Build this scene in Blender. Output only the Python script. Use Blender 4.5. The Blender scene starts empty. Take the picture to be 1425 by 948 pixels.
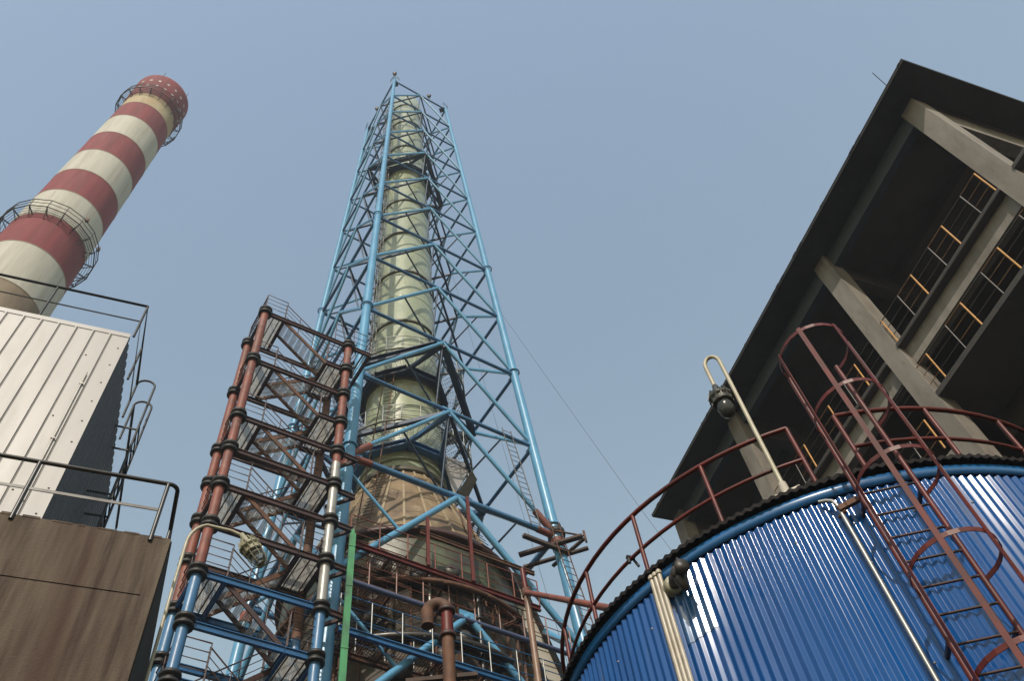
import bpy, math, random
from mathutils import Vector as V, Matrix
random.seed(7)
PI = math.pi
sc = bpy.context.scene
COL = sc.collection
def rad(a): return math.radians(a)

# ------------------------------------------------------------------ mesh builder
class MB:
    def __init__(s): s.v = []; s.f = []; s.m = []; s.sm = []
    def add(s, vs, fs, mi=0, smooth=False):
        o = len(s.v); s.v += [V(p) for p in vs]
        for f in fs: s.f.append([o+i for i in f]); s.m.append(mi); s.sm.append(smooth)
    def obox(s, c, ax, ay, az, mi=0):           # centre, three half vectors
        c = V(c); ax = V(ax); ay = V(ay); az = V(az)
        vs = [c+i*ax+j*ay+k*az for k in (-1,1) for j in (-1,1) for i in (-1,1)]
        s.add(vs, [(0,2,3,1),(4,5,7,6),(0,1,5,4),(2,6,7,3),(0,4,6,2),(1,3,7,5)], mi)
    def box(s, x0, x1, y0, y1, z0, z1, mi=0):
        s.obox(((x0+x1)/2,(y0+y1)/2,(z0+z1)/2), ((x1-x0)/2,0,0), (0,(y1-y0)/2,0), (0,0,(z1-z0)/2), mi)
    def beam(s, a, b, w, h, up=(0,0,1), mi=0):
        a = V(a); b = V(b); d = (b-a); L = d.length; d = d/L; u = V(up)
        sd = d.cross(u)
        if sd.length < 1e-4: sd = d.cross(V((1,0,0)))
        sd.normalize(); u = sd.cross(d)
        s.obox((a+b)/2, d*L/2, sd*w/2, u*h/2, mi)
    def ibeam(s, a, b, w, h, up=(0,0,1), t=.03, mi=0):
        a = V(a); b = V(b); d = (b-a).normalized(); sd = d.cross(V(up)); sd.normalize(); u = sd.cross(d)
        s.beam(a, b, t, h-2*t, up, mi)
        s.beam(a+u*(h/2-t/2), b+u*(h/2-t/2), w, t, up, mi); s.beam(a-u*(h/2-t/2), b-u*(h/2-t/2), w, t, up, mi)
    def tube(s, pts, r, n=8, mi=0, closed=False, caps=True, r1=None):
        pts = [V(p) for p in pts]; N = len(pts)
        o = len(s.v); prev = None
        for i, p in enumerate(pts):
            if closed: t = pts[(i+1) % N]-pts[i-1]
            else: t = pts[min(i+1,N-1)]-pts[max(i-1,0)]
            t.normalize()
            if prev is None:
                a = t.cross(V((0,0,1)))
                if a.length < 1e-3: a = t.cross(V((1,0,0)))
            else: a = prev - t*prev.dot(t)
            a.normalize(); prev = a; b = t.cross(a)
            rr = r if r1 is None else r+(r1-r)*i/(N-1)
            for k in range(n):
                q = 2*PI*k/n; s.v.append(p+(a*math.cos(q)+b*math.sin(q))*rr)
        segs = N if closed else N-1
        for i in range(segs):
            j = (i+1) % N
            for k in range(n):
                l = (k+1) % n
                s.f.append([o+i*n+k, o+i*n+l, o+j*n+l, o+j*n+k]); s.m.append(mi); s.sm.append(True)
        if caps and not closed:
            a_ = s.v[o:o+n]; b_ = s.v[o+(N-1)*n:o+N*n]
            s.add(a_, [list(range(n))[::-1]], mi); s.add(b_, [list(range(n))], mi)
    def lathe(s, prof, base=(0,0,0), ax=(0,0,1), n=32, mis=None, smooth=True, closed=False):   # prof = [(r, z)]
        base = V(base); ax = V(ax).normalized()
        a = ax.cross(V((0,1,0)))
        if a.length < 1e-3: a = ax.cross(V((1,0,0)))
        a.normalize(); b = ax.cross(a); o = len(s.v)
        for r, z in prof:
            for k in range(n):
                q = 2*PI*k/n; s.v.append(base+ax*z+(a*math.cos(q)+b*math.sin(q))*r)
        for i in range(len(prof)-1):
            for k in range(n):
                l = (k+1) % n
                s.f.append([o+i*n+k, o+i*n+l, o+(i+1)*n+l, o+(i+1)*n+k]); s.m.append(mis[i] if mis else 0); s.sm.append(smooth)
        if closed:
            s.f.append([o+k for k in range(n)][::-1]); s.m.append(0); s.sm.append(False)
            e = o+(len(prof)-1)*n; s.f.append([e+k for k in range(n)]); s.m.append(0); s.sm.append(False)
    def prism(s, poly, off, mi=0):               # planar polygon extruded by off
        n = len(poly); off = V(off); vs = [V(p) for p in poly]; vs += [p+off for p in vs]
        s.add(vs, [list(range(n))[::-1], list(range(n,2*n))]+[[i,(i+1)%n,n+(i+1)%n,n+i] for i in range(n)], mi)

ORG = {}
def empty(name, loc, label, cat, group=None):
    o = bpy.data.objects.new(name, None); COL.objects.link(o); o.location = loc; o.empty_display_size = .3
    o['label'] = label; o['category'] = cat
    if group: o['group'] = group
    ORG[o] = V(loc); return o
def obj(name, mb, mats, parent=None, label=None, sharp=None):
    if not isinstance(mats, (list, tuple)): mats = [mats]
    org = ORG[parent] if parent is not None else V((0,0,0))
    me = bpy.data.meshes.new(name); me.from_pydata([tuple(p-org) for p in mb.v], [], mb.f)
    for m in mats: me.materials.append(m)
    me.polygons.foreach_set('material_index', mb.m); me.polygons.foreach_set('use_smooth', mb.sm)
    me.update(); me.validate()
    o = bpy.data.objects.new(name, me); COL.objects.link(o)
    if parent is not None: o.parent = parent; ORG[o] = org
    else: ORG[o] = V((0,0,0))
    if label: o['label'] = label
    return o
def top(name, mb, mats, label, cat, group=None, base=None):
    o = obj(name, mb, mats)
    if base is not None:
        b = V(base); o.data.transform(Matrix.Translation(-b)); o.location = b; ORG[o] = b
    o['label'] = label; o['category'] = cat
    if group: o['group'] = group
    return o

# ------------------------------------------------------------------ materials
ALB = .68
def mat(name, col, rough=.5, metal=0., col2=None, amt=.5, scale=1.5, stretch=1., bump=0., bscale=30., col3=None, amt3=.3, scale3=.6, spec=.5, coat=0.):
    m = bpy.data.materials.new(name); m.use_nodes = True; nt = m.node_tree; N = nt.nodes; L = nt.links
    p = N['Principled BSDF']; p.inputs['Roughness'].default_value = rough; p.inputs['Metallic'].default_value = metal
    p.inputs['Specular IOR Level'].default_value = spec
    p.inputs['Coat Weight'].default_value = coat; p.inputs['Coat Roughness'].default_value = .12
    tc = N.new('ShaderNodeTexCoord'); mp = N.new('ShaderNodeMapping'); L.new(tc.outputs['Object'], mp.inputs['Vector'])
    mp.inputs['Scale'].default_value = (1, 1, stretch)
    def layer(base, c2, sc_, am, seed):
        nz = N.new('ShaderNodeTexNoise'); nz.noise_dimensions = '4D'; nz.inputs['W'].default_value = seed
        nz.inputs['Scale'].default_value = sc_; nz.inputs['Detail'].default_value = 7; nz.inputs['Roughness'].default_value = .62
        L.new(mp.outputs['Vector'], nz.inputs['Vector'])
        rp = N.new('ShaderNodeValToRGB'); rp.color_ramp.elements[0].position = .62-.35*am; rp.color_ramp.elements[1].position = .86-.35*am
        L.new(nz.outputs['Fac'], rp.inputs['Fac'])
        mx = N.new('ShaderNodeMix'); mx.data_type = 'RGBA'; L.new(rp.outputs['Color'], mx.inputs['Factor'])
        if isinstance(base, tuple): mx.inputs['A'].default_value = (*base, 1)
        else: L.new(base, mx.inputs['A'])
        mx.inputs['B'].default_value = (*c2, 1); return mx.outputs['Result']
    col, col2, col3 = [tuple(x*ALB for x in q) if q else q for q in (col, col2, col3)]
    c = tuple(col)
    if col2: c = layer(c, col2, scale, amt, 1.3)
    if col3: c = layer(c, col3, scale3, amt3, 5.1)
    if isinstance(c, tuple): p.inputs['Base Color'].default_value = (*c, 1)
    else: L.new(c, p.inputs['Base Color'])
    rn = N.new('ShaderNodeTexNoise'); rn.inputs['Scale'].default_value = 4; rn.inputs['Detail'].default_value = 4; L.new(mp.outputs['Vector'], rn.inputs['Vector'])
    mr = N.new('ShaderNodeMapRange'); mr.inputs['To Min'].default_value = max(.03, rough-.12); mr.inputs['To Max'].default_value = min(1, rough+.12)
    L.new(rn.outputs['Fac'], mr.inputs['Value']); L.new(mr.outputs['Result'], p.inputs['Roughness'])
    if bump:
        bn = N.new('ShaderNodeTexNoise'); bn.inputs['Scale'].default_value = bscale; bn.inputs['Detail'].default_value = 6; L.new(tc.outputs['Object'], bn.inputs['Vector'])
        bp = N.new('ShaderNodeBump'); bp.inputs['Strength'].default_value = bump; bp.inputs['Distance'].default_value = .02
        L.new(bn.outputs['Fac'], bp.inputs['Height']); L.new(bp.outputs['Normal'], p.inputs['Normal'])
    return m
M = {}
M['sky_blue'] = mat('sky_blue_paint', (.13,.40,.68), .36, col2=(.10,.31,.55), amt=.5, scale=.9, col3=(.10,.06,.05), amt3=.02, scale3=3)
M['navy'] = mat('navy_paint', (.022,.055,.12), .5, col2=(.015,.035,.07), amt=.5)
M['brace_blue'] = mat('brace_blue_paint', (.06,.20,.42), .4, col2=(.04,.14,.30), amt=.5, col3=(.07,.04,.03), amt3=.03, scale3=3)
M['deep_blue'] = mat('deep_blue_paint', (.02,.14,.36), .38, col2=(.015,.09,.24), amt=.5)
M['red'] = mat('red_oxide_paint', (.165,.022,.015), .45, col2=(.09,.015,.011), amt=.6, scale=2.5, col3=(.06,.03,.022), amt3=.25, scale3=3, spec=.3)
M['red_dark'] = mat('dark_red_beam', (.075,.024,.02), .5, col2=(.035,.018,.015), amt=.6, scale=2)
M['rust_red'] = mat('weathered_red_post', (.28,.07,.042), .62, col2=(.16,.05,.035), amt=.6, scale=2.2, col3=(.33,.24,.19), amt3=.12, scale3=2.5)
M['rust'] = mat('rust_brown', (.17,.07,.035), .75, col2=(.07,.032,.02), amt=.6, scale=3)
M['black'] = mat('black_steel', (.009,.008,.008), .55, col2=(.025,.015,.012), amt=.5)
M['dark_pipe'] = mat('dark_handrail_paint', (.028,.023,.021), .38, col2=(.06,.045,.035), amt=.35, scale=5)
M['grey_rail'] = mat('grey_handrail_paint', (.14,.13,.12), .45, col2=(.07,.055,.045), amt=.5, scale=5)
M['galv'] = mat('galvanised_steel', (.42,.42,.41), .42, .6, col2=(.28,.28,.27), amt=.5, scale=4)
M['grating'] = mat('grating_steel', (.30,.29,.27), .6, .2, col2=(.16,.13,.11), amt=.5, scale=2)
M['deckplate'] = mat('landing_plate', (.72,.70,.66), .65, col2=(.20,.17,.14), amt=.55, scale=2.2, col3=(.11,.07,.05), amt3=.25, scale3=4)
M['silver'] = mat('silver_paint', (.45,.43,.40), .4, .3, col2=(.28,.25,.22), amt=.4, scale=4)
M['frp'] = mat('pale_green_frp', (.46,.50,.34), .3, col2=(.33,.38,.25), amt=.55, scale=.7, stretch=.35, col3=(.19,.17,.10), amt3=.10, scale3=1.2, coat=.25)
M['frp_dark'] = mat('green_tank_shell', (.13,.17,.085), .45, col2=(.09,.075,.045), amt=.7, scale=.8, col3=(.045,.035,.024), amt3=.5, scale3=.9)
M['ringband'] = mat('stack_flange', (.10,.085,.05), .6, col2=(.05,.04,.03), amt=.5)
M['clad'] = mat('tan_cladding', (.32,.22,.115), .6, col2=(.17,.11,.062), amt=.7, scale=1.1, stretch=.5, col3=(.42,.33,.20), amt3=.25, scale3=2)
M['cladrib'] = mat('cladding_rib', (.46,.36,.23), .5, col2=(.28,.2,.12), amt=.4)
M['absorber'] = mat('grimy_vessel_wall', (.075,.055,.036), .7, col2=(.15,.115,.075), amt=.5, scale=1.3, col3=(.025,.02,.016), amt3=.45, scale3=.7)
M['chim_red'] = mat('chimney_red', (.27,.042,.052), .85, col2=(.19,.033,.04), amt=.6, scale=1.6, stretch=.07, col3=(.34,.12,.12), amt3=.06, scale3=2)
M['chim_white'] = mat('chimney_white', (.62,.60,.54), .8, col2=(.49,.46,.40), amt=.6, scale=1.9, stretch=.06, col3=(.34,.31,.26), amt3=.2, scale3=1.5)
M['chim_stain'] = mat('chimney_stained', (.54,.46,.30), .8, col2=(.42,.27,.12), amt=.45, scale=.5, stretch=.3, col3=(.34,.28,.2), amt3=.2, scale3=1.5)
M['chim_brown'] = mat('chimney_brown', (.30,.23,.16), .85, col2=(.22,.16,.11), amt=.6, scale=.8, stretch=.3)
M['white_pane'] = mat('white_vent', (.6,.5,.48), .6)
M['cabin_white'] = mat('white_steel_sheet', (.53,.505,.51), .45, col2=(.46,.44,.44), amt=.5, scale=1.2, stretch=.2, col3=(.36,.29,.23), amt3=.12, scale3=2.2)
M['cabin_seam'] = mat('sheet_seam', (.16,.145,.135), .6)  # dark tone for the shadow gaps at the sheet seams
M['cabin_side'] = mat('slate_steel_sheet', (.105,.11,.125), .5, col2=(.08,.085,.095), amt=.5, scale=1.5, stretch=.2)  # white sheet coloured darker for the unlit side wall
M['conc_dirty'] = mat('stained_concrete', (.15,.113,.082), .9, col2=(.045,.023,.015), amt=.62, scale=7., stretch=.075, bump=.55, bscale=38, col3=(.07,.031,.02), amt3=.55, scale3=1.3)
M['conc_side'] = mat('dark_concrete', (.05,.046,.042), .9, col2=(.03,.028,.026), amt=.5, bump=.3, bscale=14)  # concrete with shade put into its colour
M['conc'] = mat('grey_concrete', (.31,.28,.25), .85, col2=(.18,.158,.138), amt=.55, scale=1.3, stretch=.35, bump=.25, bscale=18, col3=(.15,.118,.095), amt3=.18, scale3=2.5)
M['greybeam'] = mat('grey_painted_beam', (.075,.10,.125), .85, col2=(.06,.075,.09), amt=.5, scale=1.3, bump=.2, bscale=18)  # concrete toned dark blue-grey for the shade under the eave
M['eave'] = mat('dark_eave_board', (.05,.045,.045), .9, col2=(.03,.028,.028), amt=.5, scale=.8)
M['soffit'] = mat('sooty_soffit', (.13,.118,.114), .9, col2=(.085,.076,.074), amt=.5, scale=.5)  # darker concrete tone for ceilings, slabs and inner walls
M['rooftop'] = mat('roof_fascia', (.018,.017,.018), .85, col2=(.03,.026,.026), amt=.4)
M['yellow'] = mat('yellow_rail_paint', (.62,.28,.03), .5, col2=(.36,.16,.03), amt=.4, scale=6)
M['faded_rail'] = mat('grimy_rail', (.06,.045,.035), .6, col2=(.03,.025,.02), amt=.5, scale=5)
M['pipe_blue'] = mat('slate_blue_pipe', (.09,.12,.24), .4, col2=(.06,.08,.15), amt=.5, scale=2)
M['pinkpost'] = mat('pale_pink_post', (.40,.24,.21), .5, col2=(.25,.12,.1), amt=.5, scale=4)
M['orange_rail'] = mat('worn_yellow_rail', (.30,.135,.03), .6, col2=(.10,.05,.025), amt=.5, scale=5)
M['tank'] = mat('blue_corrugated_sheet', (.009,.10,.37), .13, col2=(.008,.075,.29), amt=.5, scale=1.6, stretch=.15, col3=(.11,.13,.17), amt3=.02, scale3=5, spec=.42, coat=.0)
M['tank_patch'] = mat('faded_blue_sheet', (.02,.12,.34), .18, .1, col2=(.08,.14,.25), amt=.45, scale=7, spec=.8, coat=.5)
M['tank_band'] = mat('blue_flashing', (.02,.15,.42), .3, col2=(.015,.11,.32), amt=.5, scale=2, coat=.3)
M['roof_sheet'] = mat('dark_roof_sheet', (.010,.008,.010), .8, col2=(.018,.013,.013), amt=.5, spec=.2)
M['cream'] = mat('cream_paint', (.56,.51,.38), .42, col2=(.43,.37,.25), amt=.45, scale=5, col3=(.22,.14,.08), amt3=.06, scale3=9)
M['beige_pipe'] = mat('beige_pipe_wrap', (.58,.52,.43), .38, col2=(.42,.35,.26), amt=.45, scale=5, col3=(.2,.12,.06), amt3=.08, scale3=8)
M['lampmetal'] = mat('cast_lamp_body', (.40,.38,.27), .5, col2=(.22,.20,.13), amt=.5, scale=14)
M['lampdark'] = mat('dark_cast_lamp_body', (.10,.10,.09), .45, .3, col2=(.05,.045,.04), amt=.5, scale=14)
M['green'] = mat('green_paint', (.055,.36,.13), .5, col2=(.04,.26,.10), amt=.5, scale=2.5, col3=(.035,.07,.04), amt3=.4, scale3=1.6, stretch=.5)
M['tile'] = mat('white_tile_cladding', (.66,.61,.52), .5, col2=(.52,.46,.37), amt=.5, scale=1.5)
M['wood'] = mat('scaffold_board', (.085,.05,.038), .8, col2=(.045,.028,.022), amt=.5, scale=4)
M['wire'] = mat('cable', (.05,.05,.055), .6)
M['valve'] = mat('oily_dark_casting', (.035,.028,.024), .5, col2=(.16,.12,.085), amt=.3, scale=12)
M['ground'] = mat('yard_concrete', (.06,.056,.05), .9, col2=(.045,.04,.036), amt=.5, scale=.15, bump=.2, bscale=6, col3=(.09,.08,.065), amt3=.3, scale3=.7)
def mesh_plate():                                   # expanded metal: about half of it is holes too fine to see one by one
    m = mat('expanded_metal', (.80,.77,.72), .6, col2=(.5,.46,.41), amt=.5, scale=2.2, col3=(.2,.14,.1), amt3=.2, scale3=4)
    nt = m.node_tree; N = nt.nodes; L = nt.links
    out = N['Material Output']; p = N['Principled BSDF']; tr = N.new('ShaderNodeBsdfTransparent'); mx = N.new('ShaderNodeMixShader')
    tc = N.new('ShaderNodeTexCoord'); w1 = N.new('ShaderNodeTexWave'); w1.inputs['Scale'].default_value = 4.5; w1.inputs['Distortion'].default_value = .6
    L.new(tc.outputs['Object'], w1.inputs['Vector']); mr = N.new('ShaderNodeMapRange'); mr.inputs['To Min'].default_value = .5; mr.inputs['To Max'].default_value = .85
    L.new(w1.outputs['Fac'], mr.inputs['Value']); L.new(mr.outputs['Result'], mx.inputs['Fac'])
    tl = N.new('ShaderNodeBsdfTranslucent'); tl.inputs['Color'].default_value = (.62,.60,.56,1); m2 = N.new('ShaderNodeMixShader'); m2.inputs['Fac'].default_value = .55
    L.new(p.outputs[0], m2.inputs[1]); L.new(tl.outputs[0], m2.inputs[2])
    L.new(tr.outputs[0], mx.inputs[1]); L.new(m2.outputs[0], mx.inputs[2]); L.new(mx.outputs[0], out.inputs['Surface']); return m
M['mesh'] = mesh_plate()
def glass():
    m = bpy.data.materials.new('lamp_glass'); m.use_nodes = True; p = m.node_tree.nodes['Principled BSDF']
    p.inputs['Base Color'].default_value = (.50,.53,.52,1); p.inputs['Roughness'].default_value = .12
    p.inputs['Transmission Weight'].default_value = .93; p.inputs['IOR'].default_value = 1.3; return m
M['glass'] = glass()

# ------------------------------------------------------------------ camera, sky, sun
Rm = ((0.94405404,-0.21876011,-0.24679136),(-0.31631616,-0.812354,-0.48992354),(-0.09330622,0.54057839,-0.83610343))
cam = bpy.data.cameras.new('camera'); co = bpy.data.objects.new('camera', cam); COL.objects.link(co)
mw = Matrix(Rm).to_4x4(); mw.translation = (0,0,1.6); co.matrix_world = mw
cam.sensor_width = 36; cam.lens = 36*1259/1425; cam.clip_end = 5000; cam.clip_start = .05
sc.camera = co
SUN_EL = 41.; SUN_AZ = math.degrees(math.atan2(-.475,-.88))      # azimuth from +Y towards +X
sd = V((math.sin(rad(SUN_AZ))*math.cos(rad(SUN_EL)), math.cos(rad(SUN_AZ))*math.cos(rad(SUN_EL)), math.sin(rad(SUN_EL))))
w = bpy.data.worlds.new('World'); sc.world = w; w.use_nodes = True; nt = w.node_tree
sky = nt.nodes.new('ShaderNodeTexSky'); sky.sky_type = 'NISHITA'; sky.sun_disc = False
sky.sun_elevation = rad(SUN_EL); sky.sun_rotation = rad(SUN_AZ); sky.altitude = 0
sky.air_density = 2.9; sky.dust_density = 1.2; sky.ozone_density = 1.
hs = nt.nodes.new('ShaderNodeHueSaturation'); hs.inputs['Hue'].default_value = .514; hs.inputs['Saturation'].default_value = 1.02
nt.links.new(sky.outputs[0], hs.inputs['Color'])
bg = nt.nodes['Background']; nt.links.new(hs.outputs[0], bg.inputs['Color']); bg.inputs['Strength'].default_value = .15
sl = bpy.data.lights.new('sun', 'SUN'); sl.energy = 3.8; sl.angle = rad(.6); sl.color = (1,.91,.79)
so = bpy.data.objects.new('sun', sl); COL.objects.link(so); so.location = (-30,-50,80)
so.rotation_euler = (-sd).to_track_quat('-Z','Y').to_euler()
sc.view_settings.view_transform = 'Standard'; sc.view_settings.look = 'None'; sc.view_settings.gamma = 1
sc.view_settings.exposure = .07

# ------------------------------------------------------------------ ground
g = MB(); g.add([(-400,-400,0),(400,-400,0),(400,400,0),(-400,400,0)], [(0,1,2,3)])
go = obj('ground', g, M['ground']); go['kind'] = 'structure'

# ------------------------------------------------------------------ shared bits
def railing(mb, pts, h=1.1, rails=(1,.5), r=.024, rp=.024, step=1.2, closed=False, n=6, post_ends=True, mi=0, mip=None):
    pts = [V(p) for p in pts]
    for k in rails:
        mb.tube([p+V((0,0,h*k)) for p in pts], r if k == 1 else r*.75, n, mi, closed=closed)
    seq = pts+[pts[0]] if closed else pts
    for a, b in zip(seq, seq[1:]):
        L = (b-a).length; k = max(1, round(L/step))
        for i in range(k):
            q = a+(b-a)*i/k; mb.tube([q, q+V((0,0,h))], rp, n, mi if mip is None else mip)
    if not closed and post_ends: mb.tube([pts[-1], pts[-1]+V((0,0,h))], rp, n, mi if mip is None else mip)
def grating(mb, o, ax, ay, pitch=.07, h=.035, mi=0, cross=3, th=.012):      # corner, two edge vectors
    o = V(o); ax = V(ax); ay = V(ay); lx = ax.length; n = max(2, int(lx/pitch))
    for i in range(n+1):
        a = o+ax*i/n; mb.beam(a, a+ay, th, h, mi=mi)
    for j in range(cross+1):
        a = o+ay*j/cross; mb.beam(a, a+ax, th, h*.8, mi=mi)

# ================================================================== STEEL LATTICE TOWER
TC = V((6.722,26.506,0)); PH = .2305
U = V((math.cos(PH),math.sin(PH),0)); W = V((-math.sin(PH),math.cos(PH),0))
def side(z): return 10.913-.07198*z
SG = {'F':(-1,-1),'R':(1,-1),'B':(1,1),'L':(-1,1)}
def node(k, z): a, b = SG[k]; h = side(z)/2; return TC+U*(a*h)+W*(b*h)+V((0,0,z))
def midn(k, l, z): return (node(k,z)+node(l,z))/2
LV = [80.6,75.74,70.9,65.57,60.39,55.,49.57,44.05,38.35,32.64,27.05,21.25,15.6,10.,4.6]
tw = empty('lattice_tower', TC, 'tall tapering sky blue steel lattice tower enclosing the green flue stack', 'tower')
for k in 'FRBL':
    mb = MB()
    zs = [0,12,24,36,48,60,72,81.2]; rs = [.27,.25,.235,.21,.19,.165,.15,.135]
    for i in range(7):
        mb.tube([node(k,zs[i]),node(k,zs[i+1])], rs[i], 14, r1=rs[i+1])
    leg = obj('leg', mb, M['sky_blue'], tw)
    for z, zz in ((26.3,.5),):
        mc = MB(); d = node(k,z+zz)-node(k,z); mc.tube([node(k,z),node(k,z)+d], .262, 14); obj('collar', mc, M['rust_red'], leg)
    mc = MB()
    for z in (38.2,27.2,49.4): mc.lathe([(.24,0),(.3,0),(.3,.08),(.24,.08)], node(k,z+.35), n=14)
    obj('flange', mc, M['sky_blue'], leg)
FACES = ['FR','RB','BL','LF']
for k, (p_, q_) in {'F':('R','L'),'R':('F','B'),'L':('F','B'),'B':('R','L')}.items():
    for z in LV[1:]:
        mb = MB(); c = node(k,z+.06); h_ = .32 if z < 40 else .24
        for o_ in (p_, q_):
            d = (node(o_,z)-node(k,z)).normalized(); mb.obox(c+d*(.2+h_*.5), d*h_*.5, d.cross(V((0,0,1)))*.014, (0,0,h_*.62))
        obj('gusset', mb, M['brace_blue'], tw)
for fi, (a, b) in enumerate(FACES):
    for i, z in enumerate(LV):
        rr = .075 if z > 50 else .092 if z > 30 else .125
        if fi == 0 and i == 11: mb = MB(); mb.tube([node(a,z).lerp(node(b,z),.92),node(b,z)], rr, 8)
        else: mb = MB(); mb.tube([node(a,z),node(b,z)], rr, 8)
        bar = obj('horizontal_bar', mb, M['brace_blue'], tw)
        if i < len(LV)-1:
            m_ = midn(a,b,z); z2 = LV[i+1]+.12
            mb = MB(); mb.tube([m_,node(a,z2)], rr, 8); mb.tube([m_,node(b,z2)], rr, 8)
            out = (m_-TC); out.z = 0; out.normalize()
            mb.obox(m_, (b_:=(node(b,z)-node(a,z)).normalized())*.32, out*.02, (0,0,.2))
            obj('chevron_brace', mb, M['sky_blue'], tw)
for i, z in enumerate(LV):
    ms = [midn(*f, z) for f in FACES]
    if i in (3,8) or i > 9: continue
    mb = MB()
    t = .16 if i == 9 else .11
    for a, b in zip(ms, ms[1:]+ms[:1]): mb.beam(a+V((0,0,-.06)), b+V((0,0,-.06)), t, t*1.4)
    obj('plan_bracing', mb, M['navy'], tw)
for i in (10,11):                                   # thin sub braces by the front leg
    mb = MB(); q_ = midn('F','R',LV[i]).lerp(node('F',LV[i+1]+.12), .52); mb.tube([node('F',LV[i]-.75), q_], .06, 8); obj('sub_brace', mb, M['sky_blue'], tw)
for i in range(10):                                 # inner bracing between chevrons and plan bracing
    for fi in range(4):
        (a, b), (c, d) = FACES[fi], FACES[(fi+1) % 4]
        q_ = midn(a,b,LV[i]).lerp(node(a,LV[i+1]), .5); p_ = (midn(a,b,LV[i+1])+midn(c,d,LV[i+1]))/2
        mb = MB(); mb.tube([q_, p_], .05, 6); mb.tube([q_.lerp(p_,.5), midn(a,b,LV[i])], .045, 6); obj('inner_brace', mb, M['navy'], tw)
def stack_r(z):
    return 1.32+(83.5-z)*(1.9-1.32)/(83.5-31)
for i in (3,8,9):
    z = LV[i]-.12; mb = MB(); ms = [midn(*f, z) for f in FACES]; hb = .5 if i == 8 else .36
    if i != 9:
        for a, b in zip(ms, ms[1:]+ms[:1]): mb.ibeam(a, b, .3, hb, t=.05)
    ri = stack_r(z)+.32; ring = [TC+V((0,0,z-.05))+(U*math.cos(q)+W*math.sin(q))*ri for q in [PI/8+PI/4*k for k in range(8)]]
    for a, b in zip(ring, ring[1:]+ring[:1]): mb.ibeam(a, b, .34, hb, t=.06)
    for m_ in ms:
        near = sorted(ring, key=lambda p:(p-m_).length)[:2]
        for p in near: mb.beam(m_+V((0,0,-.1)), p, .16, .22)
    obj('support_frame', mb, M['navy'] if i != 9 else M['brace_blue'], tw)
# platforms with railings round the stack at the two lower frames
for z, q0 in ((38.65,.3),(32.9,.1)):
    dk = MB(); ri = stack_r(z)+.05; ro = ri+1.25; n = 24
    pin = [TC+V((0,0,z))+V((math.cos(2*PI*k/n),math.sin(2*PI*k/n),0))*ri for k in range(n)]
    pout = [TC+V((0,0,z))+V((math.cos(2*PI*k/n),math.sin(2*PI*k/n),0))*ro for k in range(n)]
    for k in range(n):
        l = (k+1) % n
        grating(dk, pin[k], pout[k]-pin[k], pin[l]-pin[k], pitch=.11, cross=2)
    dk.tube(pout, .05, 6, closed=True)
    pf = obj('platform', dk, M['grating'], tw)
    rl = MB(); railing(rl, pout, 1.1, (1,.62,.3), .022, .022, 1.1, closed=True); obj('railing', rl, M['galv'], pf)
# corner deck plates by the right hand side of the lower platform
PANEL_A = [TC+U*u_-W*1.95+V((0,0,z_)) for u_,z_ in ((.92,32.8),(2.48,32.85),(1.5,30.4))]; PANEL_B = ((8.66,24.82,30.25),(9.12,23.96,31.0),(9.46,24.31,30.9),(9.05,25.3,30.0))
mb = MB(); z = 31.2
p1, p2, p3 = [V(p) for p in PANEL_A]
mb.prism([p1,p2,p3], W*.04); obj('sheet_panel', mb, M['cabin_white'], tw, 'white corrugated triangular deck sheet')
mb = MB(); q = [V(p) for p in PANEL_B]
mb.prism(q, (0,0,.06)); obj('sheet_panel', mb, M['grating'], tw, 'grey rectangular deck sheet')
# crown: small deck corners, posts, floodlights
mb = MB()
for k in 'FRBL':
    c = node(k,80.75); d = (TC-c); d.z = 0; d.normalize(); s_ = d.cross(V((0,0,1)))
    mb.obox(c+d*.3, d*.25, s_*.2, (0,0,.02))
    railing(mb, [c+d*.1-s_*.4, c-d*.2, c+d*.1+s_*.4], .7, (1,.5), .02, .02, .6)
obj('crown_deck', mb, M['navy'], tw)
for i, p in enumerate([node('F',80.8), midn('F','R',80.8)+U*.9, midn('L','F',80.8)+W*.8]):
    mb = MB(); h = 1.9 if i == 0 else 1.0
    mb.tube([p, p+V((0,0,h))], .03, 6); d = V((-.3,-.9,-.2)).normalized()
    mb.lathe([(.02,-.18),(.13,-.12),(.19,.05),(.2,.12),(.0,.1)], p+V((0,0,h)), d, 12)
    fl = obj('floodlight', mb, M['black'], tw)
# red splice clamps and struts at level ten near the legs
for k, o in (('F','R'),('R','F'),('F','L')):
    mb = MB()
    a = node(k,27.1); b = node(o,27.1); mm = midn(k,o,32.64); dd = (mm-a).normalized()
    mb.tube([a, a+dd*1.3], .145, 8); mb.tube([a+V((0,0,-.1)), a+(b-a).normalized()*.9+V((0,0,-.05))], .14, 8)
    obj('splice_stub', mb, M['rust_red'], tw)

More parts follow.
